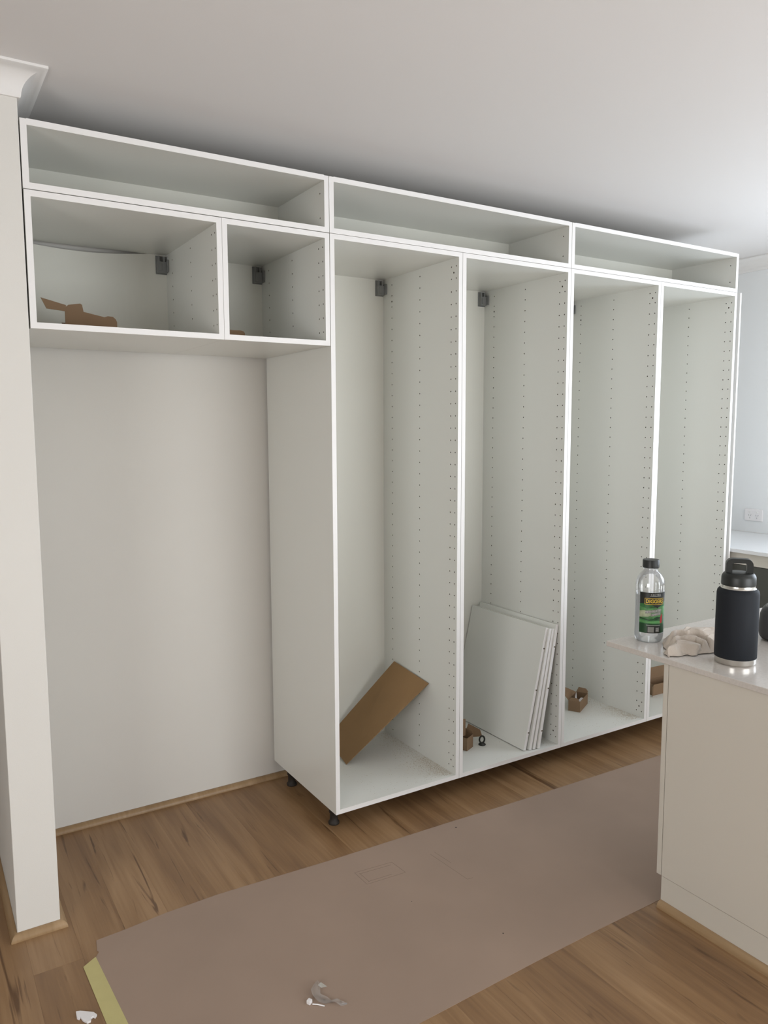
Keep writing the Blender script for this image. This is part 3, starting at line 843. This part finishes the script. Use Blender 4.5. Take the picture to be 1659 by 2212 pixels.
# carry loop: rounded strap standing across the lid, facing the camera
bm = bmesh.new()
ri = []; ro_ = []
def rr_pts(hwid, h0, h1, rad):
    pts = [(-hwid, h0)]
    for k in range(9):
        a = PI - PI / 2 * k / 8; pts.append((-hwid + rad + rad * math.cos(a), h1 - rad + rad * math.sin(a)))
    for k in range(9):
        a = PI / 2 - PI / 2 * k / 8; pts.append((hwid - rad + rad * math.cos(a), h1 - rad + rad * math.sin(a)))
    pts.append((hwid, h0)); return pts
po = rr_pts(0.0390, 0.278, 0.3335, 0.019); pi_ = rr_pts(0.0210, 0.278, 0.3200, 0.006)
dpt = 0.013
vo = [[bm.verts.new((x, s2 * dpt, z)) for x, z in po] for s2 in (-1, 1)]; vi = [[bm.verts.new((x, s2 * dpt, z)) for x, z in pi_] for s2 in (-1, 1)]
n = len(po)
for i in range(n - 1):
    bm.faces.new((vo[0][i], vo[0][i + 1], vo[1][i + 1], vo[1][i])); bm.faces.new((vi[0][i], vi[1][i], vi[1][i + 1], vi[0][i + 1]))
    for s2 in (0, 1): bm.faces.new((vo[s2][i], vi[s2][i], vi[s2][i + 1], vo[s2][i + 1]))
for i in (0, n - 1): bm.faces.new((vo[0][i], vo[1][i], vi[1][i], vi[0][i]))
o = obj('carry_loop', bm, 'cap', fl, smooth=True, bevel=0.003, auto=50); o.rotation_euler = (0, 0, math.atan2(-2.525 + 1.09, -1.3406 - 0.862) + PI / 2 + 0.12)

# ------------------------------------------------------------------ crumpled cloth
def crumple(name, outline_fn, nu, nv, hfun, m):
    bm = bmesh.new(); g = []
    for i in range(nu + 1):
        row = []
        for j in range(nv + 1):
            u, v_ = i / nu, j / nv
            x, y = outline_fn(u, v_); z = hfun(u, v_)
            row.append(bm.verts.new((x, y, z)))
        g.append(row)
    for i in range(nu):
        for j in range(nv): bm.faces.new((g[i][j], g[i + 1][j], g[i + 1][j + 1], g[i][j + 1]))
    o_ = obj(name, bm, m, smooth=True, auto=75)
    return o_


# corners (from the picture on the counter plane)
c00 = Vector((0.885, -0.795)); c10 = Vector((1.150, -0.830)); c11 = Vector((0.905, -1.000)); c01 = Vector((0.715, -0.950))


def cl_xy(u, v_):
    p = (c00 * (1 - u) + c10 * u) * (1 - v_) + (c01 * (1 - u) + c11 * u) * v_
    n1 = noise.noise(Vector((u * 5, v_ * 4, 1.3))); n2 = noise.noise(Vector((u * 5, v_ * 4, 7.9)))
    return p.x + 0.022 * n1 + 0.0012 * noise.noise(Vector((u * 40, v_ * 40, 3))), p.y + 0.026 * n2 + 0.0012 * noise.noise(Vector((u * 40, v_ * 40, 5)))


def cl_h(u, v_):
    e = min(u, 1 - u, v_, 1 - v_); env = min(1, e / 0.11); env = env * env * (3 - 2 * env)
    base = 0.021 + 0.008 * math.sin(u * 3.3 + 0.4)
    # curved main folds
    d1 = abs(math.hypot(u - 0.22, v_ - 1.0) - 0.50); d2 = abs(math.hypot(u - 0.20, v_ - 1.02) - 0.66); d3 = abs(v_ - 0.34 - 0.25 * u)
    f_ = 0.011 * math.exp(-(d1 / 0.045) ** 2) + 0.014 * math.exp(-(d2 / 0.05) ** 2) + 0.009 * math.exp(-(d3 / 0.05) ** 2)
    f_ -= 0.010 * math.exp(-((d1 - 0.075) / 0.03) ** 2) + 0.008 * math.exp(-((d3 - 0.08) / 0.03) ** 2)
    nzv = noise.noise(Vector((u * 4, v_ * 3.5, 2))) * 0.008 + noise.noise(Vector((u * 13, v_ * 11, 4))) * 0.0012
    arch = -0.022 * math.exp(-(((u - 0.30) / 0.10) ** 2 + ((v_ - 1.0) / 0.10) ** 2))
    return ZC + 0.0022 + max(0.0, env * (base + f_ + nzv) + arch * env + 0.003 * abs(noise.noise(Vector((u * 9, v_ * 9, 9)))))


o = crumple('cleaning_cloth', cl_xy, 120, 96, cl_h, 'cloth')
md = o.modifiers.new('s', 'SOLIDIFY'); md.thickness = 0.0016; md.offset = 1
tag(o, 'crumpled cream cotton rag lying between the clear bottle and the black flask', 'cloth')

# ------------------------------------------------------------------ grey rounded tool at the right edge
r = thing('hand_tool', 'dark grey rounded hand tool body cut off by the right edge, on the countertop', 'tool', (1.236, -1.022, ZC + 0.0003), math.radians(25))
def rbox(bm, cx, cy, z0, sx, sy, sz, e=4.0, nz2=10, seg=36, top=0.85):
    rings = []
    for k in range(nz2 + 1):
        f_ = k / nz2; a = -PI / 2 + PI * f_; s2 = (abs(math.cos(a)) ** 0.35); z = z0 + sz / 2 + sz / 2 * (math.copysign(abs(math.sin(a)) ** 0.6, math.sin(a)))
        ring = []
        for j in range(seg):
            th = 2 * PI * j / seg; c_, s_2 = math.cos(th), math.sin(th)
            rr = (abs(c_) ** e + abs(s_2) ** e) ** (-1 / e)
            tp = 1 - (1 - top) * f_
            ring.append(bm.verts.new((cx + sx / 2 * rr * c_ * max(s2, 0.02) * tp, cy + sy / 2 * rr * s_2 * max(s2, 0.02) * tp, z)))
        rings.append(ring)
    for a, b in zip(rings, rings[1:]):
        for j in range(seg): bm.faces.new((a[j], a[(j + 1) % seg], b[(j + 1) % seg], b[j]))
    bm.faces.new(rings[0][::-1]); bm.faces.new(rings[-1])
bm = bmesh.new(); rbox(bm, 0, 0, 0, 0.16, 0.16, 0.125); obj('body', bm, 'device', r, smooth=True, auto=60)
bm = bmesh.new(); rbox(bm, 0.0, 0.0, 0.095, 0.12, 0.12, 0.035); obj('grip_face', bm, 'device2', r, smooth=True, auto=60)

# ------------------------------------------------------------------ kitchen run on the right wall
wt = 0.9325
r = thing('base_cabinet_run', 'low kitchen units under the white worktop along the right wall', 'cabinet', (2.475, -2.0, 0))
YK0, YK1 = -4.55 + 2.0, 0.60 + 2.0
bx('carcass', 'board', 0.03, XR - 2.475 - 0.002, YK0, YK1, 0.10, wt - 0.021, r)
bx('kick_panel', 'island', 0.07, 0.085, YK0, YK1, 0.0, 0.10, r)
bx('top_rail', 'island', 0.004, 0.029, YK0, YK1, wt - 0.085, wt - 0.021, r)
for k in range(5):
    y1_ = YK1 - 0.003 - k * 0.90; bx('front', 'appliance' if k == 0 else 'board', 0.002, 0.029, max(YK0, y1_ - 0.894), y1_, 0.105, wt - 0.088, r, bevel=0.001)
o = bx('worktop', 'worktop', 2.457, XR - 0.001, -4.58, 0.608, wt - 0.020, wt, bevel=0.001); tag(o, 'white worktop running along the right wall behind the flask', 'worktop')
o = bx('upstand', 'cornice', XR - 0.0035, XR - 0.0005, -4.58, 0.60, wt + 0.0004, wt + 0.003); struct(o); o.name = 'trim_2'

r = thing('power_outlet', 'white double power outlet on the right wall above the worktop', 'outlet', (XR - 0.0002, 0.310, 1.043))
bx('cover_plate', 'plastic_w', -0.009, 0, -0.060, 0.060, -0.037, 0.037, r, bevel=0.003)
for sy in (-0.024, 0.024):
    bx('switch', 'edge', -0.012, -0.008, sy - 0.006, sy + 0.006, 0.012, 0.024, r, bevel=0.001)
    for (a, b, tl) in ((-0.007, -0.002, 0.5), (0.007, -0.002, -0.5), (0.0, -0.018, 0)):
        bm = bmesh.new(); box(bm, -0.0096, -0.0085, -0.0011, 0.0011, -0.0045, 0.0045)
        o = obj('socket_slot', bm, 'bracket', r); o.location = (0, sy + a, b); o.rotation_euler = (tl, 0, 0)
